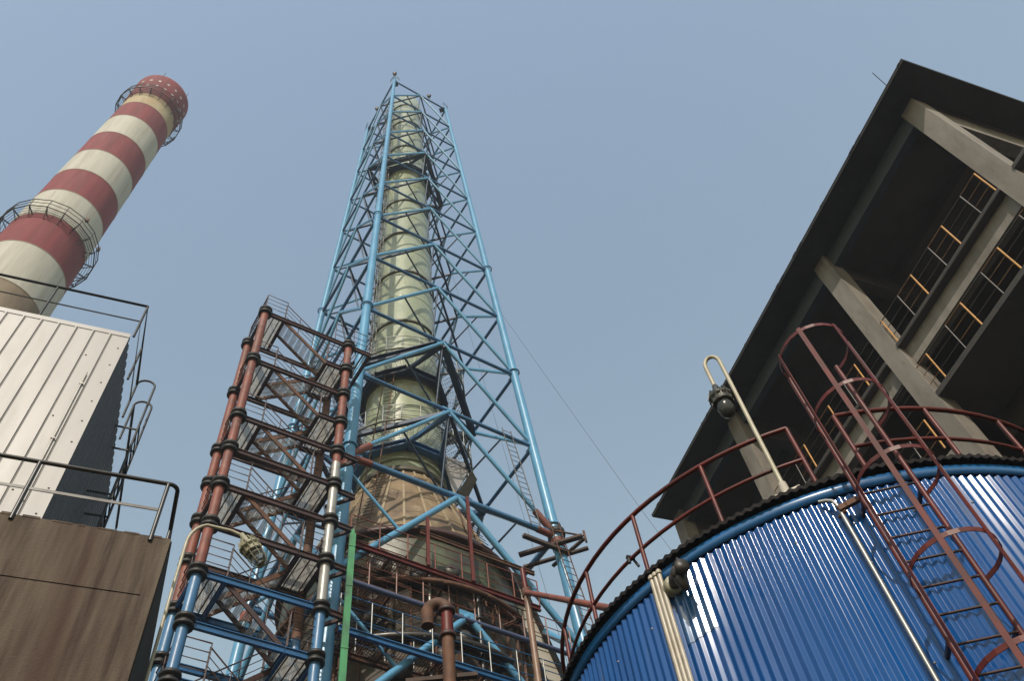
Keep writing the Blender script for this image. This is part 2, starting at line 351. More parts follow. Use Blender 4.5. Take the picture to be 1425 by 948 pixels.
# tower ladders
def face_ladder(pa, pb, wdir, name, label, wd=.45, m='dark_pipe', cage=False):
    pa = V(pa); pb = V(pb); wdir = V(wdir).normalized()*wd/2; L = (pb-pa).length
    e = empty(name, pa, label, 'ladder'); 
    for s_ in (-1,1):
        mb = MB(); mb.tube([pa+wdir*s_, pb+wdir*s_], .022, 6); obj('side_rail', mb, M[m], e)
    n = int(L/.32)
    for i in range(n):
        mb = MB(); q = pa+(pb-pa)*(i+.5)/n; mb.tube([q-wdir, q+wdir], .014, 5); obj('rung', mb, M[m], e)
    return e
def fr(t, z, off=-.15): return node('F',z).lerp(node('R',z), t)+W*off
face_ladder(fr(.885,27.0), fr(.83,32.9), U, 'ladder', 'thin dark ladder hung high in the right bay of the blue lattice tower')
face_ladder(fr(1.02,19.5,-.5), fr(.955,27.3,-.5), U, 'ladder', 'narrow rusty ladder beside the right leg of the blue tower, below the plank scaffold', m='rust')

# ================================================================== FLUE STACK
st = empty('flue_stack', TC+V((0,0,0)), 'pale green banded flue stack inside the blue lattice tower, on a tan cone', 'flue stack')
mb = MB(); prof = []
zs = [83.5]; 
rings = [80.7,76.2,70.3,65.4,59.6,54.4,49.1,43.4,37.9]
prof = [(stack_r(z),z) for z in (31.2,37.9,43.4,49.1,54.4,59.6,65.4,70.3,76.2,80.7,83.5)]
prof = prof+[(1.2,83.5),(1.2,78)]
mb.lathe(prof, TC, n=64); obj('shaft', mb, M['frp'], st)
for z in rings:
    mb = MB(); r = stack_r(z); mb.lathe([(r+.003,-.1),(r+.075,-.1),(r+.085,-.02),(r+.085,.03),(r+.06,.1),(r+.003,.1)], TC+V((0,0,z)), n=48)
    obj('ring_flange', mb, M['ringband'], st)
for z in (78.5,73.2,67.8,62.5,57,51.8,46.2,40.6,34.8):
    mb = MB(); r = stack_r(z); mb.lathe([(r+.003,-.05),(r+.02,-.04),(r+.02,.04),(r+.003,.05)], TC+V((0,0,z)), n=48); obj('seam_band', mb, M['frp'], st)
ZC, RC = 25.0, 4.35
mb = MB(); mb.lathe([(RC,ZC),(1.93,31.0)], TC, n=72); cone = obj('cone', mb, M['clad'], st)
rb = MB()
for k in range(28):
    q = 2*PI*k/28; d = V((math.cos(q),math.sin(q),0)); rb.beam(TC+d*(RC+.01)+V((0,0,ZC)), TC+d*1.94+V((0,0,31.)), .09, .07, d)
obj('seam_rib', rb, M['cladrib'], cone)
for z in (26.7,28.5,29.9):
    mb = MB(); r = 1.93+(31-z)*(RC-1.93)/6; mb.lathe([(r+.004,-.03),(r+.022,-.015),(r+.006,.03)], TC+V((0,0,z)), n=72); obj('strap_band', mb, M['clad'], cone)
mb = MB(); mb.lathe([(1.9,-.2),(2.06,-.2),(2.08,-.1),(2.08,.08),(1.88,.12)], TC+V((0,0,31.1)), n=64); obj('ring_flange', mb, M['ringband'], st)
mb = MB(); mb.lathe([(1.88,0),(1.99,.0),(1.99,.1),(1.86,.1)], TC+V((0,0,31.75)), n=64); obj('ring_flange', mb, M['frp'], st)
mb = MB(); mb.lathe([(4.3,-.2),(4.62,-.2),(4.62,.02),(4.3,.06)], TC+V((0,0,ZC)), n=72); obj('ring_flange', mb, M['red_dark'], st)
mb = MB(); mb.lathe([(4.5,0),(4.5,10),(4.45,19),(4.4,23.2)], TC, n=72); vs = obj('vessel', mb, M['absorber'], st)
mb = MB(); mb.lathe([(4.41,23.2),(4.38,24.79)], TC, n=72); obj('vessel_collar', mb, M['frp_dark'], st)
mb = MB()
for z in (22.6,20.2,17.6,15): mb.lathe([(4.4,-.08),(4.62,-.08),(4.62,.08),(4.4,.08)], TC+V((0,0,z)), n=64)
for k in range(36):
    q = 2*PI*k/36; d = V((math.cos(q),math.sin(q),0)); mb.beam(TC+d*4.5+V((0,0,12)), TC+d*4.44+V((0,0,23.1)), .06, .12, d)
obj('stiffener', mb, M['rust'], vs)
for q, z, r in ((-112,22.9,.3),(-98,22.4,.2),(-84,22.8,.2),(-118,20.9,.26),(-80,20.2,.16),(-104,18.8,.28),(-88,19.4,.2),(-66,18.6,.2)):
    d = V((math.cos(rad(q)),math.sin(rad(q)),0)); p = TC+d*4.4+V((0,0,z))
    mb = MB(); mb.lathe([(r,0),(r,.45),(r*1.35,.45),(r*1.35,.58),(0.01,.58)], p, d, 16); obj('nozzle', mb, M['valve'], vs)
# vertical caged ladder on the left flank of the stack
def arc_ladder(q, z0, z1, r0, name='caged_ladder', cage=True):
    d = V((math.cos(q),math.sin(q),0)); t = V((-d.y,d.x,0)); lad = MB(); cg = MB()
    def P(z, o, s_): return TC+d*(r0(z)+o)+t*s_+V((0,0,z))
    for s_ in (-.24,.24): lad.tube([P(z0,.3,s_),P(z1,.3,s_)], .03, 6)
    z = z0
    while z < z1: lad.tube([P(z,.3,-.24),P(z,.3,.24)], .016, 5); z += .3
    o = obj(name, lad, M['grating' if cage else 'rust'], st)
    if not cage: return
    z = z0+2
    while z < z1:
        cg.tube([TC+d*(r0(z)+.3+.65*math.sin(PI*k/8))+t*(-.34*math.cos(PI*k/8))+V((0,0,z)) for k in range(9)], .022, 5); z += .9
    for k in (1,2.5,4,5.5,7): cg.tube([TC+d*(r0(z)+.3+.65*math.sin(PI*k/8))+t*(-.34*math.cos(PI*k/8))+V((0,0,z)) for z in (z0+2,z1)], .018, 5)
    obj('cage', cg, M['grating'], o)
arc_ladder(rad(205), 39.5, 82, stack_r)
arc_ladder(rad(238), 25.6, 38, lambda z: stack_r(z) if z > 31 else 2.0+(31-z)*.39, 'ladder', False)
arc_ladder(rad(-63), 22, 27.6, lambda z: 2.0+(31-max(z,25))*.39, 'ladder', False)
# duct clad in white tiles coming down beside the vessel
a0 = TC+U*2.77-W*2.6+V((0,0,26.3)); a1 = TC+U*8.88-W*2.6+V((0,0,8.))
def dl(t, e): return a0.lerp(a1, t)+U*e
dct = empty('inlet_duct', TC+U*6, 'white tiled inclined duct wall behind the brown vessel, right of its edge', 'duct')
wall = MB(); wall.prism([dl(0,-.25),dl(0,.8),dl(1,1.2),dl(1,-.25)], W*2.4); dw = obj('tiled_wall', wall, M['tile'], dct)
jt = MB()
for k in range(30):
    t = (k+.5)/30; jt.beam(dl(t,-.25)-W*.008, dl(t,.8+.4*t)-W*.008, .014, .03)
obj('tile_joint', jt, M['grating'], dw)
ed = MB(); ed.beam(dl(0,.86)-W*.1, dl(1,1.26)-W*.1, .12, .2, W); obj('edge_channel', ed, M['black'], dct)
ed = MB(); ed.beam(dl(0,-.12)-W*.12, dl(1,-.12)-W*.12, .2, .2, W); obj('edge_channel', ed, M['black'], dct)

# ================================================================== WALKWAYS IN FRONT OF THE VESSEL (between the tower's front legs)
def walkway(name, z, t0, t1, off, m_beam, m_post, label, deck=True, hb=.2, step=1.0, hr=1.15, style='channel', m_rail=None):
    a = node('F',z).lerp(node('R',z), t0)+W*off; b = node('F',z).lerp(node('R',z), t1)+W*off
    e = empty(name, a, label, 'walkway')
    mb = MB()
    if style == 'pipe': mb.tube([a,b], .085, 10)
    else: mb.ibeam(a, b, .12, hb)
    obj('beam', mb, M[m_beam], e); mb = MB(); mb.ibeam(a+W*.95, a.lerp(b,.6)+W*.95, .12, hb)
    k = int((b-a).length*.6/1.3)
    for i in range(k+1): q = a+(b-a)*.6*i/k; mb.beam(q+W*.1, q+W*.85, .08, .12)
    obj('cross_beam', mb, M['rust'], e)
    if deck:
        mb = MB(); grating(mb, a+V((0,0,hb/2+.03)), (b-a)*.58, W*.95, pitch=.09); obj('deck', mb, M['rust'], e)
    for o, te in ((0,1),(.95,.6)):
        mb = MB(); railing(mb, [a+W*o+V((0,0,hb/2)), a.lerp(b,te)+W*o+V((0,0,hb/2))], hr, (1,.66,.33), .02, .024, step, mip=1); obj('railing', mb, [M[m_rail or m_post], M[m_post]], e)
    return e
walkway('walkway', 22.4, .03, .80, -.3, 'red', 'rust_red', 'red steel walkway with thin railing just under the tan cone', style='channel')
walkway('walkway', 21.05, .02, .93, -.05, 'pipe_blue', 'pinkpost', 'walkway on a slate blue pipe with pale pink posts, below the red walkway', style='pipe', m_rail='rust_red')
walkway('walkway', 18.85, .02, .86, -.35, 'deep_blue', 'galv', 'lowest bright blue walkway with white posts, behind the red vent pipe', style='channel', m_rail='deep_blue')
a_, b_ = node('F',24.0).lerp(node('R',24.0), .30)-W*.35, node('F',24.0).lerp(node('R',24.0), .80)-W*.35
hb = empty('hanger_beam', a_, 'short rusty channel beam with red hangers above the red walkway', 'beam')
mb = MB(); mb.ibeam(a_, b_, .1, .16); obj('beam', mb, M['rust'], hb)
for t, z1_, dz_ in ((.05,-1.5,.75),(.42,-1.5,2.6)):
    q_ = a_.lerp(b_, t)+V((0,0,dz_)); mb = MB(); mb.beam(q_-W*.08, q_-W*.08+V((0,0,z1_-dz_)), .11, .11); obj('hanger', mb, M['red'], hb)
for q, z0, z1, r_, m_, lb in ((-126,14,23.4,.07,'rust','thin rusty downpipe left on the grimy vessel wall'),(-108,12,22.0,.1,'absorber','grimy downpipe near the middle of the vessel wall'),(-93,13,23.6,.05,'silver','thin silver downpipe on the vessel wall under the cone'),(-72,12,22.9,.08,'dark_pipe','dark downpipe right on the vessel wall')):
    d = V((math.cos(rad(q)),math.sin(rad(q)),0)); mb = MB(); p0, p1 = TC+d*4.78+V((0,0,z0)), TC+d*4.75+V((0,0,z1))
    mb.tube([p0, p0.lerp(p1,.95), p1-V((0,0,.1)), p1-d*.15, p1-d*.4], r_, 8)
    for k in range(3): c = p0.lerp(p1,.55+.15*k); mb.lathe([(r_,-.04),(r_*1.6,-.04),(r_*1.6,.04),(r_,.04)], c, n=10)
    top('downpipe', mb, M[m_], lb, 'pipe', base=p0)
# cluttered process pipes round the vessel
for i, (q0, q1, z, r, rr, m_, lb) in enumerate([
    (-150,-50,22.1,5.05,.09,'rust','thin rusty pipe curving round the grimy vessel, uppermost'),
    (-140,-60,19.9,5.0,.13,'dark_pipe','dark ring pipe curving round the vessel, behind the blue walkway'),
    (-150,-58,17.2,5.1,.1,'brace_blue','blue ring pipe curving round the vessel, lowest')]):
    mb = MB(); mb.tube([TC+V((math.cos(rad(q)),math.sin(rad(q)),0))*r+V((0,0,z)) for q in range(q0,q1+1,4)], rr, 8)
    for q in (q0,q1):
        d = V((math.cos(rad(q)),math.sin(rad(q)),0)); mb.tube([TC+d*r+V((0,0,z)), TC+d*4.3+V((0,0,z))], rr, 8)
    for q in range(q0+8, q1, 18):
        d = V((math.cos(rad(q)),math.sin(rad(q)),0)); mb.beam(TC+d*4.4+V((0,0,z)), TC+d*(r+.1)+V((0,0,z-.08)), .06, .06)
    top('ring_pipe', mb, M[m_], lb, 'pipe', base=TC+V((0,0,z)))

# ================================================================== STAIR TOWER
SF = V((-.59,18.82,0)); SU = V((.979,.208,0)).normalized(); SW = V((-.228,.974,0)).normalized(); SLEN, SWID = 3.41, 1.63
def sp(u, w_, z): return SF+SU*u+SW*w_+V((0,0,z))
stair = empty('stair_tower', sp(SLEN/2,SWID/2,0), 'rusty red and blue scaffold stair tower with black collars, in front of the lattice tower', 'stair tower')
SL = [31.6,28.4,25.2,21.95,18.6,15.35,12.1,8.85,5.6,2.35]
def posts():
    for (u,w_,segs,nm) in ((0,0,[(0,18.75,'deep'),(18.75,31.75,'rust_red')],'FL'),(SLEN,0,[(0,18.75,'deep'),(18.75,24.6,'silver'),(24.6,31.75,'rust_red')],'FR'),
                        (0,SWID,[(0,18.75,'deep'),(18.75,31.75,'rust_red')],'BL'),(SLEN,SWID,[(0,18.75,'deep'),(18.75,31.6,'rust')],'BR')):
        mb = MB(); ms = []
        for z0,z1,mm in segs:
            m_ = M['brace_blue' if mm == 'deep' else mm]; ms.append(m_); mb.tube([sp(u,w_,z0),sp(u,w_,z1)], .145, 14, mi=len(ms)-1)
        po = obj('post', mb, ms, stair)
        lv = []
        for z in SL:
            lv.append(z)
            if nm == 'FR' or z < 26: lv.append(z-1.62)
        if nm == 'BR': lv = []
        for z in lv:
            if z < 8: continue
            mc = MB(); mc.lathe([(.15,-.16),(.25,-.16),(.25,-.07),(.18,-.06),(.18,.05),(.25,.06),(.25,.15),(.15,.15)], sp(u,w_,z), n=16); obj('collar', mc, M['black'], po)
posts()
def bm(a, b, z, hgt=.2, wd=.1, dz=0.):
    blue = z < 19.5
    mb = MB(); mb.ibeam(a, b, wd, hgt, t=.025); obj('beam', mb, M['deep_blue' if blue else 'red_dark'], stair)
for i, z in enumerate(SL):
    e = .15
    bm(sp(e,0,z), sp(SLEN-e,0,z), z); bm(sp(e,SWID,z), sp(SLEN-e,SWID,z), z)
    bm(sp(0,e,z), sp(0,SWID-e,z), z); 
    bm(sp(.76,.06,z), sp(.76,SWID-.06,z), z)
    zm = z-1.62
    bm(sp(SLEN-.82,0,zm), sp(SLEN-e,0,zm), zm); bm(sp(SLEN-.8,.06,zm), sp(SLEN-.8,SWID-.06,zm), zm); bm(sp(SLEN,e,zm), sp(SLEN,SWID-e,zm), zm); bm(sp(SLEN-.8,SWID,zm), sp(SLEN-e,SWID,zm), zm)
    if z < 26:
        bm(sp(e,0,zm), sp(SLEN-.84,0,zm), zm); bm(sp(e,SWID,zm), sp(SLEN-.84,SWID,zm), zm)
    # landings (left at the level, right half a storey lower)
    for (u0,u1,zz) in ((.03,.72,z),(SLEN-.76,SLEN-.03,zm)):
        mb = MB()
        c = sp((u0+u1)/2,SWID/2,zz+.12); mb.obox(c, SU*(u1-u0)/2, SW*(SWID/2-.06), (0,0,.003))
        for k in range(3): q = u0+(u1-u0)*(k+.5)/3; mb.beam(sp(q,.05,zz+.075), sp(q,SWID-.05,zz+.075), .03, .04, mi=1)
        la = obj('landing', mb, [M['mesh'],M['rust']], stair)
    rl = MB(); rm = 'deep_blue' if z < 19.5 and False else 'red_dark'
    railing(rl, [sp(.76,-.05,z+.12), sp(-.05,-.05,z+.12), sp(-.05,SWID+.05,z+.12), sp(.76,SWID+.05,z+.12)], 1.1, (1,.75,.5,.25), .02, .018, 1.1)
    obj('railing', rl, M['red_dark'], stair); rl = MB(); zz = zm+.12
    railing(rl, [sp(SLEN-.8,SWID+.05,zz), sp(SLEN+.05,SWID+.05,zz), sp(SLEN+.05,-.05,zz), sp(SLEN-.8,-.05,zz)], 1.1, (1,.75,.5,.25), .02, .018, 1.1)
    obj('railing', rl, M['red_dark'], stair)
    # flights
    nxt = SL[i+1] if i+1 < len(SL) else None
    fl = [(.06,.74,.76,z,SLEN-.8,zm)]
    if nxt: fl.append((.86,1.56,SLEN-.8,zm,.76,nxt))
    for (w0,w1,ua,za,ub,zb) in fl:
        mb = MB()
        for w_ in (w0,w1): mb.beam(sp(ua,w_,za+.02), sp(ub,w_,zb+.02), .045, .14)
        flight = obj('flight', mb, M['rust' if z > 19 else 'red_dark'], stair)
        mt = MB(); n = 8
        for k in range(n):
            t = (k+.5)/n; u = ua+(ub-ua)*t; zz = za+(zb-za)*t+.05
            grating(mt, sp(u-.1,w0+.025,zz), SW*(w1-w0-.05), SU*.2, pitch=.034, h=.012, cross=3, th=.01)
        obj('treads', mt, M['deckplate'], flight)
        mr = MB(); we = w0-.03 if w0 < .5 else w1+.03
        pa, pb = sp(ua,we,za+.12), sp(ub,we,zb+.12)
        for k in (1,.75,.5,.25): mr.tube([pa+V((0,0,1.05*k)), pb+V((0,0,1.05*k))], .02 if k == 1 else .012, 6)
        for t in (0,.33,.66,1): q = pa.lerp(pb,t); mr.tube([q,q+V((0,0,1.05))], .018, 6)
        obj('flight_railing', mr, M['red_dark'], flight)
# bridge from the top landing to the tower leg
mb = MB(); z = 31.6
mb.ibeam(sp(SLEN+.15,0,z), sp(SLEN+.95,0,z), .1, .2); mb.ibeam(sp(SLEN+.9,0,z), sp(SLEN+.9,SWID,z), .1, .2)
for k in range(8): q = SLEN-.7+k*.2; mb.beam(sp(q,.05,z+.11), sp(q,SWID,z+.11), .03, .03)
br = obj('bridge', mb, M['red_dark'], stair)
rl = MB(); railing(rl, [sp(SLEN-.6,-.05,z+.1), sp(SLEN+.95,-.05,z+.1), sp(SLEN+.95,SWID,z+.1)], 1.1, (1,.6,.3), .02, .018, .8); obj('railing', rl, M['red_dark'], br)
# short tie beams running from the stair to the tower leg at lower storeys
for z in (25.2,23.4,21.95,20.3,18.6):
    mb = MB(); mb.ibeam(sp(SLEN+.15,0,z), sp(SLEN+.75,.05,z), .1, .18); mb.beam(sp(SLEN+.1,SWID*.5,z), sp(SLEN+.75,.05,z), .08, .12); obj('tie_beam', mb, M['red_dark'], stair)

# ================================================================== CHIMNEY
def caz(az, r): return V((math.sin(rad(az))*r, math.cos(rad(az))*r, 0))
CA = caz(-24.95,44.)+V((0,0,57.)); CB = caz(-24.1,44.)+V((0,0,102.)); CD = (CB-CA).normalized(); C0 = CA-CD*(57./CD.z)
ch = empty('chimney', (C0.x,C0.y,0), 'red and white banded concrete chimney rising above the white cabin', 'chimney')
def cr(z): return 3.62-(z/100)*.98
bands = [(0,50,3),(50,57.4,3),(57.4,62.7,1),(62.7,67.5,0),(67.5,72.2,1),(72.2,76.7,0),(76.7,81.5,1),(81.5,86.3,0),(86.3,91.3,1),(91.3,95.5,0),(95.5,98.6,2)]
mb = MB(); prof = [(cr(b[0]),b[0]) for b in bands]+[(cr(98.6),98.6)]
mb.lathe(prof, C0, CD, 72, [b[2] for b in bands])
obj('shaft', mb, [M['chim_red'],M['chim_white'],M['chim_stain'],M['chim_brown']], ch)
mb = MB()
for z in (57.4,62.7,67.5,72.2,76.7,81.5,86.3,91.3,95.5):
    mb = MB(); r = cr(z); mb.lathe([(r-.01,z-.09),(r+.02,z-.07),(r+.02,z+.02),(r-.01,z+.03)], C0, CD, 72); obj('lift_joint', mb, M['chim_brown'], ch)
mb = MB(); r = cr(98.6); mb.lathe([(r,98.6),(r+.12,98.8),(r+.28,103.9),(r+.28,104.3),(r-.3,104.3),(r-.3,99)], C0, CD, 72); cap = obj('crown', mb, M['chim_red'], ch)
mb = MB()
a = CD.cross(V((0,1,0))).normalized(); b = CD.cross(a)
def cpt(q, r, z): return C0+CD*z+(a*math.cos(q)+b*math.sin(q))*r
for row, z in enumerate((100.9,102.4)):
    for k in range(20):
        q = 2*PI*k/20; rr = r+.12+.16*(z-98.8)/5.1
        n_ = (a*math.cos(q)+b*math.sin(q)); t_ = CD.cross(n_)
        mb = MB(); mb.obox(cpt(q,rr+.005,z), n_*.02, t_*.13, CD*.2); obj('vent_brick', mb, M['white_pane'], cap)
def ring_platform(z, wid):
    r = cr(z); n = 18; q0 = .17
    br = MB()
    for k in range(n):
        q = q0+2*PI*k/n
        br.beam(cpt(q,r-.02,z), cpt(q,r+wid,z), .07, .09, CD); br.beam(cpt(q,r-.02,z-.75), cpt(q,r+wid-.08,z-.04), .05, .06, CD)
    for o in (.25,.5,.75): br.tube([cpt(q0+2*PI*k/n,r+wid*o,z) for k in range(n)], .02, 5, closed=True)
    br.tube([cpt(q0+2*PI*k/n,r+wid,z) for k in range(n)], .05, 6, closed=True)
    p = obj('ring_platform', br, M['black'], ch)
    rl = MB()
    for hh in (1.15,.6): rl.tube([cpt(q0+2*PI*k/n,r+wid,z+hh) for k in range(n)], .04 if hh > 1 else .028, 6, closed=True)
    for k in range(n): q = q0+2*PI*k/n; rl.tube([cpt(q,r+wid,z), cpt(q,r+wid,z+1.15)], .035, 6)
    obj('railing', rl, M['black'], p)
ring_platform(98.5,.68); ring_platform(67.3,.72)
mb = MB()
for q in (.3,1.5,2.7,4.2,5.3): mb.tube([cpt(q,r+.1,104.2), cpt(q,r+.1,106)], .03, 5)
obj('lightning_rod', mb, M['black'], ch)
for q in (2.35,3.1): mb = MB(); mb.obox(cpt(q,cr(69)+.55,68.9), (.12,0,0), (0,.12,0), (0,0,.2)); obj('aviation_lamp', mb, M['rust'], ch)

# ================================================================== BOTTOM-LEFT CONCRETE BLOCK
cb = empty('concrete_block', (-4.9,13.9,0), 'stained brown concrete block with a dark side at the lower left, carrying the white cabin', 'concrete block')
mb = MB(); X0, X1, Y0, Y1, ZT = -9.4, -.76, 9.84, 18.5, 11.0
zg = 9.97
mb.box(X0,X1,Y0,Y1,0,zg-.01); mb.box(X0,X1,Y0,Y1,zg+.01,ZT); mb.box(X0,X1-.17,Y0+.03,Y1-.01,zg-.01,zg+.01); mb.box(X1-.168,X1-.001,Y0+.001,Y1-.01,zg-.01,zg+.01)
# chamfer nick and rough lip along the top edge
for k in range(26):
    x = X1-.2-k*.33+random.uniform(-.1,.1); mb.box(x, x+random.uniform(.08,.3), Y0-.006, Y0+.3, ZT-.02, ZT+random.uniform(.004,.022))
bodyo = obj('body', mb, M['conc_dirty'], cb)
mb = MB(); mb.box(X1+.003,X1+.018,Y0+.04,Y1,0,ZT-.003); obj('side_face', mb, M['conc_side'], cb)  # thin dark sheet carries this side's shade in its colour
rl = MB(); yy, xx = Y0-.01, X1-.12; h = 1.05
arc = [V((xx-.12+.12*math.sin(q), yy+.12-.12*math.cos(q), ZT+h)) for q in [PI/2*k/6 for k in range(7)]]
rl.tube([V((X0,yy,ZT+h))]+arc+[V((xx,Y1,ZT+h))], .032, 10)
for x in (-1.02,-2.78,-4.55,-6.3,-8.05): rl.tube([V((x,yy,ZT-.1)),V((x,yy,ZT+h))], .03, 10)
for y in (Y0+.9,Y0+2.6,Y0+4.3,Y0+6): rl.tube([V((xx,y,ZT-.1)),V((xx,y,ZT+h))], .03, 10)
hr = obj('handrail', rl, M['dark_pipe'], cb)
rl = MB(); rl.beam((X0,yy,ZT+.52), (xx-.15,yy,ZT+.5), .014, .05); rl.beam((xx,yy+.9,ZT+.5), (xx,Y1,ZT+.5), .014, .05); obj('mid_rail', rl, M['grey_rail'], hr)

# ================================================================== WHITE SHEET-METAL CABIN
cn = empty('sheet_metal_cabin', (-5.6,13.8,ZT), 'white sheet steel cabin with grey ribbed side, standing on the concrete block', 'cabin')
cx1, cy0, cy1, cz1 = -2.64, 10.7, 17.4, 16.8; cx0 = -9.
mb = MB()
mb.add([(cx0,cy0,ZT),(cx1,cy0,ZT),(cx1,cy0,cz1),(cx0,cy0,cz1)], [(0,1,2,3)])
x = cx1-.33
while x > cx0+.1:
    mb.box(x-.022,x+.004,cy0-.022,cy0-.001,ZT,cz1-.09); x -= .303
mb.box(cx0,cx1+.004,cy0-.012,cy0-.002,cz1-.1,cz1+.02)
mb.box(cx0,cx1+.004,cy0-.03,cy0+.02,ZT,ZT+.12)
fw = obj('front_wall', mb, M['cabin_white'], cn)
mb = MB(); x = cx1-.33
while x > cx0+.1:
    mb.box(x+.006,x+.03,cy0-.006,cy0-.0015,ZT,cz1-.1); x -= .303
obj('seam', mb, M['cabin_seam'], fw)  # flat dark strips paint the shadow beside each raised seam
mb = MB(); prof = []; y = cy0+.004
pts = []
while y < cy1:
    pts += [(cx1,y),(cx1,y+.10),(cx1-.03,y+.125),(cx1-.03,y+.185)]; y += .21
vs = [(p[0],p[1],z) for z in (ZT,cz1-.02) for p in pts]; n = len(pts)
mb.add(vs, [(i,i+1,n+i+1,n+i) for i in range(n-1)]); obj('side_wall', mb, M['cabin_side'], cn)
mb = MB(); mb.box(cx0,cx1-.02,cy0+.03,cy1,cz1-.06,cz1); mb.box(cx0,cx1-.04,cy1-.05,cy1,ZT,cz1-.061); mb.box(cx0,cx0+.04,cy0+.03,cy1-.051,ZT,cz1-.061); obj('roof', mb, M['cabin_white'], cn)
mb = MB()
for z in [ZT+.35+.55*k for k in range(10)]: 
    mb.lathe([(.018,0),(.014,.008),(.0,.011)], (cx1-.1,cy0-.0,z), (0,-1,0), 8)
for xx_ in (-3.1,-4.6,-6.1):
    for z in (12.3,14.1,15.9): mb.lathe([(.018,0),(.014,.008),(.0,.011)], (xx_-.09,cy0,z), (0,-1,0), 8)
obj('rivet', mb, M['grey_rail'], fw)
mb = MB(); mb.tube([(-3.02,cy0-.04,15.35),(-3.0,cy0-.04,11.1)], .015, 8)
for z in (15.0,13.5,12.1): mb.box(-3.045,-2.985,cy0-.06,cy0-.0225,z,z+.03)
obj('conduit', mb, M['silver'], cn)
rl = MB(); hz = cz1+1.13; yr = 10.72; xr = cx1+.06
rl.tube([V((cx0,yr,hz)),V((xr,yr,hz)),V((xr,12.72,hz))], .028, 8)
for x in (xr,-4.28,-6.0,-7.7): rl.tube([V((x,yr,cz1)),V((x,yr,hz))], .024, 8)
for y in (11.75,12.72,13.3,15,17): rl.tube([V((xr,y,cz1)),V((xr,y,hz))], .024, 8)
rl.tube([V((xr,13.3,hz)),V((xr,17,hz))], .028, 8)
rr_ = obj('roof_railing', rl, M['black'], cn)
rl = MB(); rl.tube([V((cx0,yr,cz1+.57)),V((xr,yr,cz1+.55)),V((xr,12.72,cz1+.56))], .016, 6); obj('mid_rail', rl, M['grey_rail'], rr_)
rl = MB(); xl = xr+.36
for y in (12.72,13.3):
    a_ = [V((xr+.18-.18*math.cos(q), y, hz+.02+.18*math.sin(q))) for q in [PI*k/8 for k in range(9)]]
    rl.tube(a_+[V((xl,y,ZT+.2))], .024, 8)
lad = obj('side_ladder', rl, M['black'], cn)
rl = MB(); z = cz1-.1
while z > ZT+.3: rl.tube([V((xl,12.72,z)),V((xl,13.3,z))], .014, 6); z -= .3
for z in (cz1-.3,cz1-2.2,cz1-4.2):
    for y in (12.72,13.3): rl.beam((cx1,y,z),(xl,y,z),.03,.03)
obj('rung', rl, M['black'], lad)
# ================================================================== LAMPS (bulkhead lamps on gooseneck poles)
def lamp(name, pole, head, axis, label, mpole, mhead, sc_=1., guard=True):
    e = empty(name, pole[0], label, 'lamp')
    mb = MB(); mb.tube(pole, .027, 10); obj('pole', mb, M[mpole], e)
    ax = V(axis).normalized(); s = sc_
    mb = MB(); mb.lathe([(0,-.04*s),(.035*s,-.04*s),(.04*s,.03*s),(.05*s,.04*s),(.05*s,.07*s),(.085*s,.09*s),(.10*s,.13*s),(.105*s,.19*s),(.15*s,.20*s),(.155*s,.235*s),(.13*s,.245*s),(.125*s,.31*s),(.135*s,.315*s),(.135*s,.34*s),(.11*s,.345*s)], head, ax, 28)
    a = ax.cross(V((0,1,0))).normalized(); b = ax.cross(a)
    for k in range(12):
        q = 2*PI*k/12; d = a*math.cos(q)+b*math.sin(q); mb.beam(V(head)+ax*.1*s+d*.1*s, V(head)+ax*.22*s+d*.145*s, .012*s, .04*s, d)
        mb.beam(V(head)+ax*.24*s+d*.13*s, V(head)+ax*.33*s+d*.125*s, .014*s, .03*s, d)
    hd = obj('lamp_housing', mb, M[mhead], e)
    mb = MB(); mb.lathe([(.10*s,.34*s),(.105*s,.40*s),(.10*s,.49*s),(.075*s,.55*s),(.035*s,.58*s),(0,.585*s)], head, ax, 24); obj('glass_dome', mb, M['glass'], hd)
    if not guard: return e
    mb = MB()
    for k in range(8):
        q = 2*PI*k/8; d = a*math.cos(q)+b*math.sin(q)
        mb.tube([V(head)+ax*z_*s+d*r_*s for r_, z_ in ((.125,.34),(.125,.42),(.118,.50),(.09,.565),(.04,.60),(.0,.605))], .0055*s, 5)
    for r_, z_ in ((.126,.40),(.12,.49),(.075,.58)): mb.tube([V(head)+ax*z_*s+(a*math.cos(2*PI*k/20)+b*math.sin(2*PI*k/20))*r_*s for k in range(20)], .0055*s, 5, closed=True)
    obj('wire_guard', mb, M[mhead], hd)
    return e
yl = 11.5
pole = [V((-.66,yl,8.2)),V((-.655,yl,11.6)),V((-.645,yl,12.55))]+[V((-.645+.33*(1-math.cos(q)), yl, 12.55+.42*math.sin(q)*1.15)) for q in [PI*.42*k/7 for k in range(1,8)]]
last = pole[-1]; pole += [V((.0,yl,12.98)),V((.19,yl,12.91))]
lp = lamp('street_lamp', pole, (.20,yl,12.90), (.58,-.0,-.81), 'cream caged lamp on a bent cream pole, beside the stair tower at left', 'cream', 'lampmetal', 1.16)
mb = MB()
for z in (9.4,8.6): mb.box(-.745,-.62,yl-.04,yl+.04,z,z+.05)
obj('bracket', mb, M['black'], lp)
rp_ = 7.66; pa = caz(47.05,rp_)
tdir = V((-pa.y,pa.x,0)).normalized()    # to the left as seen from the yard
hc = 11.25
pole = [pa+V((0,0,8.46)),pa+V((0,0,hc-.05))]+[pa+tdir*(.10*(1-math.cos(q)))+V((0,0,hc-.05+.17*math.sin(q))) for q in [PI*k/10 for k in range(1,11)]]+[pa+tdir*.20+V((0,0,hc-.45))]
